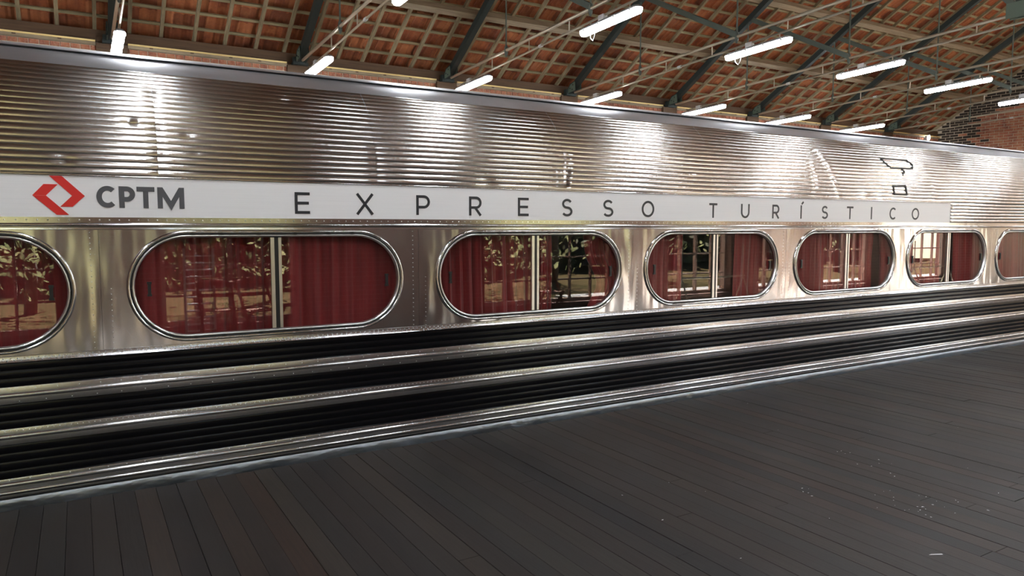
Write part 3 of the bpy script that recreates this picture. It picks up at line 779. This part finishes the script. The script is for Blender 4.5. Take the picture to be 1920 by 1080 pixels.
b.obj('emblem', M_RED, board)
# --- belt rail
prof = [(-.003, 1.662), (-.003, 1.628), (-.006, 1.626), (-.012, 1.622), (-.014, 1.617), (-.012, 1.612), (-.004, 1.609), (.006, 1.606), (.004, 1.602), (-.005, 1.600), (-.006, 1.590), (0, 1.588)]
extrude(prof[::-1], X0, X1, .4, .0008).obj('belt_rail', M_CHROME, car, True, .9, fix=False)
b = MB(); x = X0 + .05
while x < 12.5: b.dome((x, -.003, 1.646), .0042, h=.4); x += .052
stuff(b.obj('belt_rivets', M_RIVET, car, True))
# --- window panels with oval holes
def stadium(cx, cz_, hw, hh, n_=20):
    p = []; r_ = hh; c = hw - hh
    for i in range(n_ + 1): a = PI / 2 - PI * i / n_; p.append((cx + c + r_ * math.cos(a), cz_ + r_ * math.sin(a)))
    for i in range(n_ + 1): a = -PI / 2 - PI * i / n_; p.append((cx - c + r_ * math.cos(a), cz_ + r_ * math.sin(a)))
    return p
bounds = [X0] + [(WC[i] + WC[i + 1]) / 2 - .005 for i in range(len(WC) - 1)] + [X1]
PZ0, PZ1 = .832, 1.592
def bulge(x, z): return .0018 * noise.noise((x * 2.2, z * 1.1, .7)) + .0022 * noise.noise((x * 1.0, z * .6, 5.7))
for i, c in enumerate(WC):
    xa, xb = bounds[i] + .0008, bounds[i + 1] - .0008
    inner = stadium(c, WZ, WHW - .004, WHH - .004); outer = []
    for (px, pz) in inner:
        # push each outline point out to the panel edge
        dx, dz = px - c, pz - WZ; cc = WHW - WHH
        ax = max(-cc, min(cc, dx)); ux, uz = dx - ax, dz
        l = math.hypot(ux, uz); ux /= l; uz /= l
        ts = []
        if ux > 1e-6: ts.append((xb - c - ax) / ux)
        if ux < -1e-6: ts.append((xa - c - ax) / ux)
        if uz > 1e-6: ts.append((PZ1 - WZ) / uz)
        if uz < -1e-6: ts.append((PZ0 - WZ) / uz)
        t = min(ts); outer.append((c + ax + ux * t, WZ + uz * t))
    # insert rectangle corners by snapping the nearest outer point
    for (kx, kz) in ((xa, PZ0), (xa, PZ1), (xb, PZ0), (xb, PZ1)):
        j = min(range(len(outer)), key=lambda q: (outer[q][0] - kx) ** 2 + (outer[q][1] - kz) ** 2); outer[j] = (kx, kz)
    # refine along straight runs
    def refine(lst):
        res = []
        for p, q in zip(lst, lst[1:] + lst[:1]):
            for t in range(6): res.append((p[0] + (q[0] - p[0]) * t / 6, p[1] + (q[1] - p[1]) * t / 6))
        return res
    ni, no = len(inner), len(outer)
    # long straight edges get extra points
    I2, O2 = [], []
    for k in range(ni):
        p, q, p2, q2 = inner[k], inner[(k + 1) % ni], outer[k], outer[(k + 1) % ni]
        m_ = 10 if math.hypot(q[0] - p[0], q[1] - p[1]) > .2 else 1
        for t in range(m_):
            I2.append((p[0] + (q[0] - p[0]) * t / m_, p[1] + (q[1] - p[1]) * t / m_)); O2.append((p2[0] + (q2[0] - p2[0]) * t / m_, p2[1] + (q2[1] - p2[1]) * t / m_))
    kk = len(I2); RGS = 5; vs = []
    for r_ in range(RGS + 1):
        t = r_ / RGS
        for k in range(kk):
            x = I2[k][0] + (O2[k][0] - I2[k][0]) * t; z = I2[k][1] + (O2[k][1] - I2[k][1]) * t
            vs.append((x, bulge(x, z), z))
    fs = []
    for r_ in range(RGS):
        for k in range(kk): fs.append((r_ * kk + k, (r_ + 1) * kk + k, (r_ + 1) * kk + (k + 1) % kk, r_ * kk + (k + 1) % kk))
    b = MB(); b.add(vs, fs); o = b.obj('window_panel', M_PANEL, car, True, fix=False)
    # make normals face the platform
    if sum(p.normal.y for p in o.data.polygons) > 0: o.data.flip_normals()
    # rivet columns between windows
    b = MB(); xc = bounds[i + 1]
    for q in range(22): b.dome((xc - .045, -.0035, .88 + q * .033), .0032, h=.4); 
    for q in range(12): b.dome((xc + .055, -.0035, .87 + q * .033), .0026, h=.4)
    stuff(b.obj('panel_rivets', M_RIVET, car, True))
b = MB(); x = X0 + .03
while x < 12.5:
    b.dome((x, -.005, .853), .0040, h=.4); b.dome((x + .017, -.005, .840), .0036, h=.4); x += .034
stuff(b.obj('sill_rivets', M_RIVET, car, True))
extrude([(0.0, .866), (-.005, .864), (-.005, .834), (-.009, .830), (-.004, .826)], X0, X1, .3, .0008).obj('sill_strip', M_STRIP, car, True, .9, fix=False)
# --- windows
def ring(cx, prof, hw=WHW, hh=WHH):
    """sweep profile [(inset, y)] round the oval"""
    loops = [[(x, y, z) for x, z in stadium(cx, WZ, hw - ins, hh - ins, 22)] for ins, y in prof]
    k = len(loops[0]); b = MB(); vs = [q for l in loops for q in l]; fs = []
    for i in range(len(loops) - 1):
        for j in range(k): fs.append((i * k + j, (i + 1) * k + j, (i + 1) * k + (j + 1) % k, i * k + (j + 1) % k))
    b.add(vs, fs); return b
def pane(cx, xa, xb, y):
    pts = [(max(xa, min(xb, x)), z) for x, z in stadium(cx, WZ, WHW - .042, WHH - .042, 22)]
    cl = []
    for p in pts:
        if not cl or (abs(p[0] - cl[-1][0]) + abs(p[1] - cl[-1][1])) > 1e-5: cl.append(p)
    b = MB(); b.prism(cl[::-1], y, y + .004); return b
for i, c in enumerate(WC):
    win = ring(c, [(-.002, .004), (-.001, -.008), (.004, -.014), (.010, -.0165), (.016, -.014), (.0195, -.006)]).obj('window_frame', M_CHROME, car, True, fix=False)
    if True:
        g_ = ring(c, [(.0190, -.007), (.022, -.004), (.027, -.004), (.030, -.008)]).obj('gasket', M_RUBBER, win, True, fix=False)
        ring(c, [(.0285, -.006), (.031, -.012), (.035, -.013), (.039, -.010), (.0445, -.004), (.0445, .017)]).obj('inner_rim', M_ALU, win, True, fix=False)
        b = MB()
        for t in (-.52, -.35, -.12, .12, .35, .52): 
            for sz, s2 in ((1, 1), (-1, 1)):
                zz = WZ + sz * (WHH - .0245); x = c + t
                b.box(x - .016, x + .016, -.010, -.003, zz - .006, zz + .006); b.box(x - .006, x + .006, -.012, -.003, zz - .008, zz + .008)
        for a in (35, 0, -35, 145, 180, 215):
            a = math.radians(a); s_ = 1 if math.cos(a) > 0 else -1; rr_ = WHH - .0245
            b.dome((c + s_ * (WHW - WHH) + rr_ * math.cos(a), -.004, WZ + rr_ * math.sin(a)), .008)
        stuff(b.obj('clips', M_RUBBER, win))
        pane(c, c - .9, c - .012, .004).obj('pane', M_GLASS, win)
        pane(c, c + .006, c + .9, .011).obj('pane', M_GLASS, win)
        zt, zb_ = WZ + WHH - .048, WZ - WHH + .048
        b = MB(); b.box(c - .042, c - .018, -.008, .006, zb_, zt); b.obj('divider_bar', M_ALU, win)
        b = MB(); b.box(c + .010, c + .030, -.001, .015, zb_, zt); b.obj('divider_bar', M_ALU, win)
        b = MB(); b.box(c - .018, c + .010, -.003, .017, zb_, zt); b.obj('divider_seal', M_LATCH, win)
        for sx in (-1, 1):
            b = MB(); x = c + sx * (WHW - .125); yl_ = .0035 if sx < 0 else .0105; b.box(x - .009, x + .009, yl_ - .014, yl_, WZ - .045, WZ + .025); b.box(x - .013, x + .013, yl_ - .011, yl_, WZ - .055, WZ - .04); b.box(x - .013, x + .013, yl_ - .011, yl_, WZ + .02, WZ + .035)
            b.obj('latch', M_LATCH, win)
# --- black fluted stripes and bright mouldings
def flutes(z0, z1, k, amp=.0045, seg=9, gap=.10):
    pr = []; p = (z1 - z0) / k
    for r_ in range(k):
        for j in range(seg):
            u = j / seg; pr.append((-amp * (1 - (2 * u - 1) ** 2) ** .7, z0 + (r_ + u) * p))
    pr.append((0, z1)); return pr
for z0, z1, k in ((.690, .830, 3), (.447, .590, 3), (.156, .354, 4)):
    extrude(flutes(z0, z1, k), X0, X1, .08, 0, 1, lambda x, z: .0018 * noise.noise((x * 1.3, z * 2, 2.0)) + .001 * noise.noise((x * 4.3, z * 6, 7.0))).obj('black_fluted_stripe', M_BLACK, car, True, 1.2, fix=False)
def mould(z0, z1, ridges):
    h = z1 - z0; pr = [(0, z0), (-.010, z0 + .001), (-.011, z0 + .004)]
    for (c, r_) in ridges:
        zc_ = z0 + c * h
        for i in range(9):
            a = -PI / 2 + PI * i / 8; pr.append((-.011 - r_ * .75 * math.cos(a), zc_ + r_ * math.sin(a)))
    pr += [(-.011, z1 - .004), (-.010, z1 - .001), (0, z1)]; return pr
for z0, z1, rg in ((.590, .690, [(.50, .015)]), (.354, .447, [(.50, .0145)]), (.037, .156, [(.30, .012), (.70, .014)])):
    extrude(mould(z0, z1, rg), X0, X1, .12, .0004, 1.2).obj('bright_moulding', M_STRIP, car, True, .8, fix=False)
b = MB()
for zr_, st in ((.434, .03), (.672, .11), (.604, .13), (.146, .1)):
    x = X0 + .1
    while x < 12.4: b.dome((x, -.0106, zr_), .0032, h=.4); x += st
stuff(b.obj('moulding_rivets', M_RIVET, car, True))
extrude([(.004, -.075), (-.006, -.07), (-.008, -.04), (-.006, 0.0), (-.008, .030), (0, .037)], X0, X1, .06, .003, 2.0).obj('skirt', M_SKIRT, car, True, fix=False)
b = MB(); b.box(X0, X1, .02, 2.9, -.12, -.07); b.obj('underframe', M_DARK, car)
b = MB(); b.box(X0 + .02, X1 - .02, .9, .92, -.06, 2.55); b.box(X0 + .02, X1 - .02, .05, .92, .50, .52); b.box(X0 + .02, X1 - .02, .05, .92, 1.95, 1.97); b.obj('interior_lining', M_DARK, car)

# ------------------------------------------------------------------ curtains (hang inside the car)
def curtain(x0, x1, seed, label, folds=9, y=.085, tie=None, z0=.80, z1=1.64, amp=.022):
    x0 *= 1 + y / 5; x1 *= 1 + y / 5      # hang a hand's breadth behind the glass
    if tie: tie = (tie[0], tie[1], tie[2] * (1 + y / 5))
    r_ = random.Random(seed); nx = max(24, int((x1 - x0) / .008)); nz = 18; b = MB(); vs = []
    ph = [r_.uniform(0, 6.28) for _ in range(4)]
    for i in range(nx + 1):
        u = i / nx
        for j in range(nz + 1):
            v = j / nz; z = z0 + (z1 - z0) * v
            wdt = 1.0; cx = (x0 + x1) / 2
            if tie:
                tz, tw, tx_ = tie
                k = math.exp(-((z - tz) / .18) ** 2); wdt = 1 - (1 - tw) * k; cx = cx + (tx_ - cx) * k
            x = cx + (u - .5) * (x1 - x0) * wdt
            f_ = folds * u * 2 * PI + .8 * math.sin(ph[0] + 3 * u * PI) + .25 * math.sin(ph[1] + 2 * v)
            d = amp * (math.sin(f_) + .45 * math.sin(2.3 * f_ + ph[2]) * (0.4 + .6 * v)) * (0.75 + .4 * math.sin(ph[3] + 5 * u))
            vs.append((x + .004 * math.sin(2 * f_), y + d + .01 * math.sin(3 * v + ph[2]), z))
    b.add(vs, grid_faces(nx + 1, nz + 1)); o = b.obj('curtain', M_CURT, None, True, fix=False)
    sol = o.modifiers.new('thickness', 'SOLIDIFY'); sol.thickness = .0018
    tag(o, label, 'curtain', 'crimson window curtains'); return o
curtain(-1.80, -.94, 1, 'crimson curtain at the far left of the half-cropped window', 8)
curtain(-.91, -.05, 2, 'crimson curtain at the right end of the half-cropped window at the left edge', 9)
curtain(.27, 1.12, 3, 'crimson curtain in the left half of the window below the grey four-letter name', 8)
curtain(1.16, 2.02, 4, 'crimson curtain in the right half of the window below the grey four-letter name', 7, amp=.014)
curtain(2.33, 3.19, 5, 'crimson curtain in the left half of the second full window', 9)
curtain(3.22, 3.36, 6, 'narrow crimson curtain just right of the divider in the second full window', 3)
curtain(3.70, 4.10, 7, 'crimson tied-back curtain at the right end of the second full window', 6, tie=(1.12, .72, 3.98))
curtain(4.42, 4.83, 8, 'crimson curtain at the left end of the third full window', 5, amp=.012)
curtain(5.52, 6.14, 9, 'crimson curtain at the right end of the third full window', 6, amp=.016)
curtain(6.44, 7.24, 10, 'crimson curtain in the left half of the fourth full window', 8)
curtain(7.30, 7.72, 11, 'crimson curtain bunched right of the divider in the fourth full window', 5, tie=(1.5, 1.15, 7.5))
curtain(7.90, 8.20, 12, 'dark crimson curtain at the right end of the fourth full window', 4)
curtain(8.48, 9.12, 13, 'crimson curtain at the left end of the fifth full window', 6, amp=.015)
curtain(9.42, 10.18, 14, 'crimson curtain at the right end of the fifth full window', 6)
curtain(10.52, 11.36, 15, 'crimson curtain in the window cut off by the right edge', 8)
curtain(11.42, 12.2, 16, 'crimson curtain beyond the right edge of the view', 8)

# seats inside the car
def seat(x, y, label):
    t = empty('train_seat', (x, y, .52)); tag(t, label, 'seat', 'seats inside the train car')
    b = MB(); pts = []
    prof = [(-.07, 0), (-.085, .30), (-.08, .58), (-.055, .66), (0, .69), (.05, .66), (.07, .58), (.06, .30), (.06, 0)]
    k = len(prof); vs = [(px - pz * .12, -.22, pz) for px, pz in prof] + [(px * 1.1 - pz * .12, 0, pz * 1.02) for px, pz in prof] + [(px - pz * .12, .22, pz) for px, pz in prof]
    fs = []
    for r_ in range(2):
        for j in range(k - 1): fs.append((r_ * k + j, r_ * k + j + 1, (r_ + 1) * k + j + 1, (r_ + 1) * k + j))
    fs += [tuple(range(k))[::-1], tuple(2 * k + j for j in range(k))]
    b.add(vs, fs); b.obj('backrest', M_SEAT, t, True, .9)
    b = MB(); b.box(.02, .46, -.22, .22, .0, .12); b.obj('cushion', M_SEAT, t)
    b = MB(); b.box(-.185, .0, -.16, .16, .50, .52); b.box(-.02, .0, -.16, .16, .40, .52); b.obj('headrest_cloth', M_SEATW, t)
seat(3.34, .45, 'slate blue seat back showing behind the divider of the second full window')
seat(4.95, .45, 'slate blue seat at the bottom of the third full window')

# ------------------------------------------------------------------ things behind the viewpoint, seen reflected in the glass
def chair(x, y, rz, label):
    t = empty('folding_chair', (x, y, 0), rz); tag(t, label, 'chair', 'folding wooden chairs')
    b = MB()
    for k in range(5): b.box(-.2, .2, -.18 + k * .075, -.125 + k * .075, .43, .445)
    b.obj('seat', M_CHAIR, t)
    for sx in (-1, 1):
        b = MB(); b.bar((sx * .21, .24, 0), (sx * .21, -.2, .46), .022, .035); b.obj('leg', M_CHAIR, t)
        b = MB(); b.bar((sx * .225, -.26, 0), (sx * .225, .20, .86), .022, .04); b.obj('leg', M_CHAIR, t)
    b = MB(); pts = [(-.235, .205, .80), (-.12, .225, .835), (0, .232, .85), (.12, .225, .835), (.235, .205, .80)]
    for p, q in zip(pts, pts[1:]): b.bar(p, q, .02, .085, (0, 1, 0))
    b.obj('backrest', M_CHAIR, t)
    b = MB(); b.bar((-.225, .13, .66), (.225, .13, .66), .02, .05, (0, 1, 0)); b.obj('back_slat', M_CHAIR, t)
    b = MB(); b.bar((-.225, -.2, .12), (.225, -.2, .12), .02, .03, (0, 1, 0)); b.obj('stretcher', M_CHAIR, t)
chair(1.65, -5.9, .3, 'reddish folding chair reflected left of the divider of the longest window')
chair(2.15, -5.6, 2.8, 'folding chair reflected low beside the divider of the longest window')
chair(2.75, -6.1, 2.9, 'folding chair reflected right of the divider of the longest window')
chair(7.35, -6.0, PI, 'curved-back folding chair reflected in the second full window')
def rail(x0, x1, y, label):
    t = empty('barrier_rail', ((x0 + x1) / 2, y, 0)); tag(t, label, 'barrier', 'tubular barrier rails'); h = (x1 - x0) / 2
    b = MB(); b.tube([(-h, 0, .56), (0, 0, .545), (h, 0, .56)], .022, 8); b.obj('top_rail', M_GALV, t, True)
    for sx in (-1, 1):
        for sy in (-1, 1):
            b = MB(); b.tube([(sx * h * .96, 0, .55), (sx * h * .96 + .0, sy * .22, 0)], .016, 7); b.obj('leg', M_GALV, t)
        b = MB(); b.tube([(sx * h * .96, 0, .55), (sx * h * .96, 0, 1.25)], .013, 7); b.obj('post', M_GALV, t)
rail(10.6, 12.5, -6.0, 'steel barrier rail reflected in the third full window')
rail(18.9, 20.6, -6.0, 'steel barrier rail reflected in the fifth full window')
t = empty('slatted_rack', (1.50, -6.45, 0)); tag(t, 'upright pale slatted rack reflected in the left half of the longest window', 'rack')
for sx in (-1, 1):
    b = MB(); b.box(sx * .2 - .015, sx * .2 + .015, -.02, .02, 0, 1.3); b.obj('upright', M_PLASTIC, t)
for k in range(12):
    b = MB(); b.box(-.185, .185, -.06, .06, .08 + k * .1, .095 + k * .1); b.obj('slat', M_PLASTIC, t)

# ------------------------------------------------------------------ outside: ground and trees
b = MB(); vs = []; nx, ny = 30, 14
for i in range(nx + 1):
    for j in range(ny + 1):
        x = -22 + 70 * i / nx; y = YF - .35 - 40 * j / ny
        vs.append((x, y, -.15 - .25 * min(1, j / 3) + (.25 * noise.noise((x * .3, y * .3, 0)) if j > 1 else 0)))
b.add(vs, grid_faces(nx + 1, ny + 1)); struct(b.obj('ground', M_SOIL, None, True), 'leaf-strewn ground outside the lattice windows')
b = MB(); b.box(9.8, XR + 6, YF - 2.6, YF - .36, -.2, -.02); struct(b.obj('terrace', M_TERR), 'pale paved terrace outside the lattice windows')
b = MB(); b.add([(-40, YB + .4, -.3), (60, YB + .4, -.3), (60, 40, -.3), (-40, 40, -.3)], [(0, 1, 2, 3)]); struct(b.obj('ground', M_SOIL), 'ground behind the back wall')
rt = random.Random(21)
def tree(x, y, h, label, leaves=900):
    t = empty('tree', (x, y, -.45)); tag(t, label, 'tree', 'trees outside the lattice windows')
    r0 = rt.uniform(.09, .2); b = MB(); p = Vector((0, 0, 0)); pts = []; rad = []
    for k in range(7): pts.append(p.copy()); rad.append(r0 * (1 - k * .1)); p += Vector((rt.uniform(-.12, .12), rt.uniform(-.12, .12), h / 7))
    b.tube(pts, rad, 8); b.obj('trunk', M_BARK, t, True)
    b = MB()
    for _ in range(leaves):
        a = rt.uniform(0, 2 * PI); rr_ = min(2.1, abs(rt.gauss(0, 1.1)) + .1); z = rt.uniform(.9 if rt.random() < .45 else 2.5, h + 1.0)
        c = Vector((rr_ * math.cos(a), rr_ * math.sin(a), z)); u = Vector((rt.uniform(-1, 1), rt.uniform(-1, 1), rt.uniform(-1, 1))).normalized(); v = u.orthogonal().normalized(); s = rt.uniform(.08, .19)
        b.add([c - u * s, c + v * s * .4 + u * 0, c + u * s, c - v * s * .4], [(0, 1, 2, 3)])
    stuff(b.obj('foliage', M_LEAF, t, fix=False))
TXT = ['slim', 'leaning', 'bushy', 'thin-trunked', 'tall', 'broad-crowned', 'spindly', 'dense', 'open-crowned', 'stout', 'young', 'straight', 'crooked', 'leafy', 'sparse', 'big']
GROVE = [(-6.5, -11.5, 6.5), (-4.3, -10.6, 6), (-2.0, -10.6, 6.5), (0.2, -10.3, 6), (2.1, -10.8, 6.5), (4.0, -10.3, 6), (6.0, -10.7, 6.5), (8.0, -10.4, 6), (9.6, -11.2, 6.5), (-1, -14.5, 7.5), (4.5, -14.8, 7.5), (10.5, -15.5, 7), (14.5, -16.5, 6), (19.0, -16, 6), (24.0, -17, 7), (30, -16, 7)]
for i, (x, y, h) in enumerate(GROVE):
    tree(x, y, h, '%s tree outside the wall behind the viewpoint, seen only as a reflection' % TXT[i], 1500 if x < 10 else 900)

hd = MB(); rh = random.Random(5)
for i in range(5200):
    x = rh.uniform(-24, 48); z = rh.uniform(-.3, 6.5) ; y = -25 + rh.gauss(0, .6) + .6 * noise.noise((x * .4, z * .5, 1))
    u = Vector((rh.uniform(-1, 1), rh.uniform(-.5, .5), rh.uniform(-1, 1))).normalized(); v = u.orthogonal().normalized(); s_ = rh.uniform(.3, .6); c = Vector((x, y, z))
    hd.add([c - u * s_, c + v * s_ * .5, c + u * s_, c - v * s_ * .5], [(0, 1, 2, 3)])
hedge = empty('hedge', (12, -25, -.4)); tag(hedge, 'tall leafy hedge closing off the garden behind the viewpoint', 'hedge')
ho = hd.obj('foliage', M_LEAF, hedge, fix=False); ho.matrix_basis = Matrix.Translation((-12, 25, .4)); stuff(ho)
b = MB(); vs = []
for i in range(49):
    for j in range(5):
        x = -36 + 1.5 * i; z = j * 1.6; vs.append((x, -.9 + .5 * noise.noise((x * .5, z * .6, 2)), z))
b.add(vs, grid_faces(49, 5)); b.obj('woody_core', M_BARK, hedge)
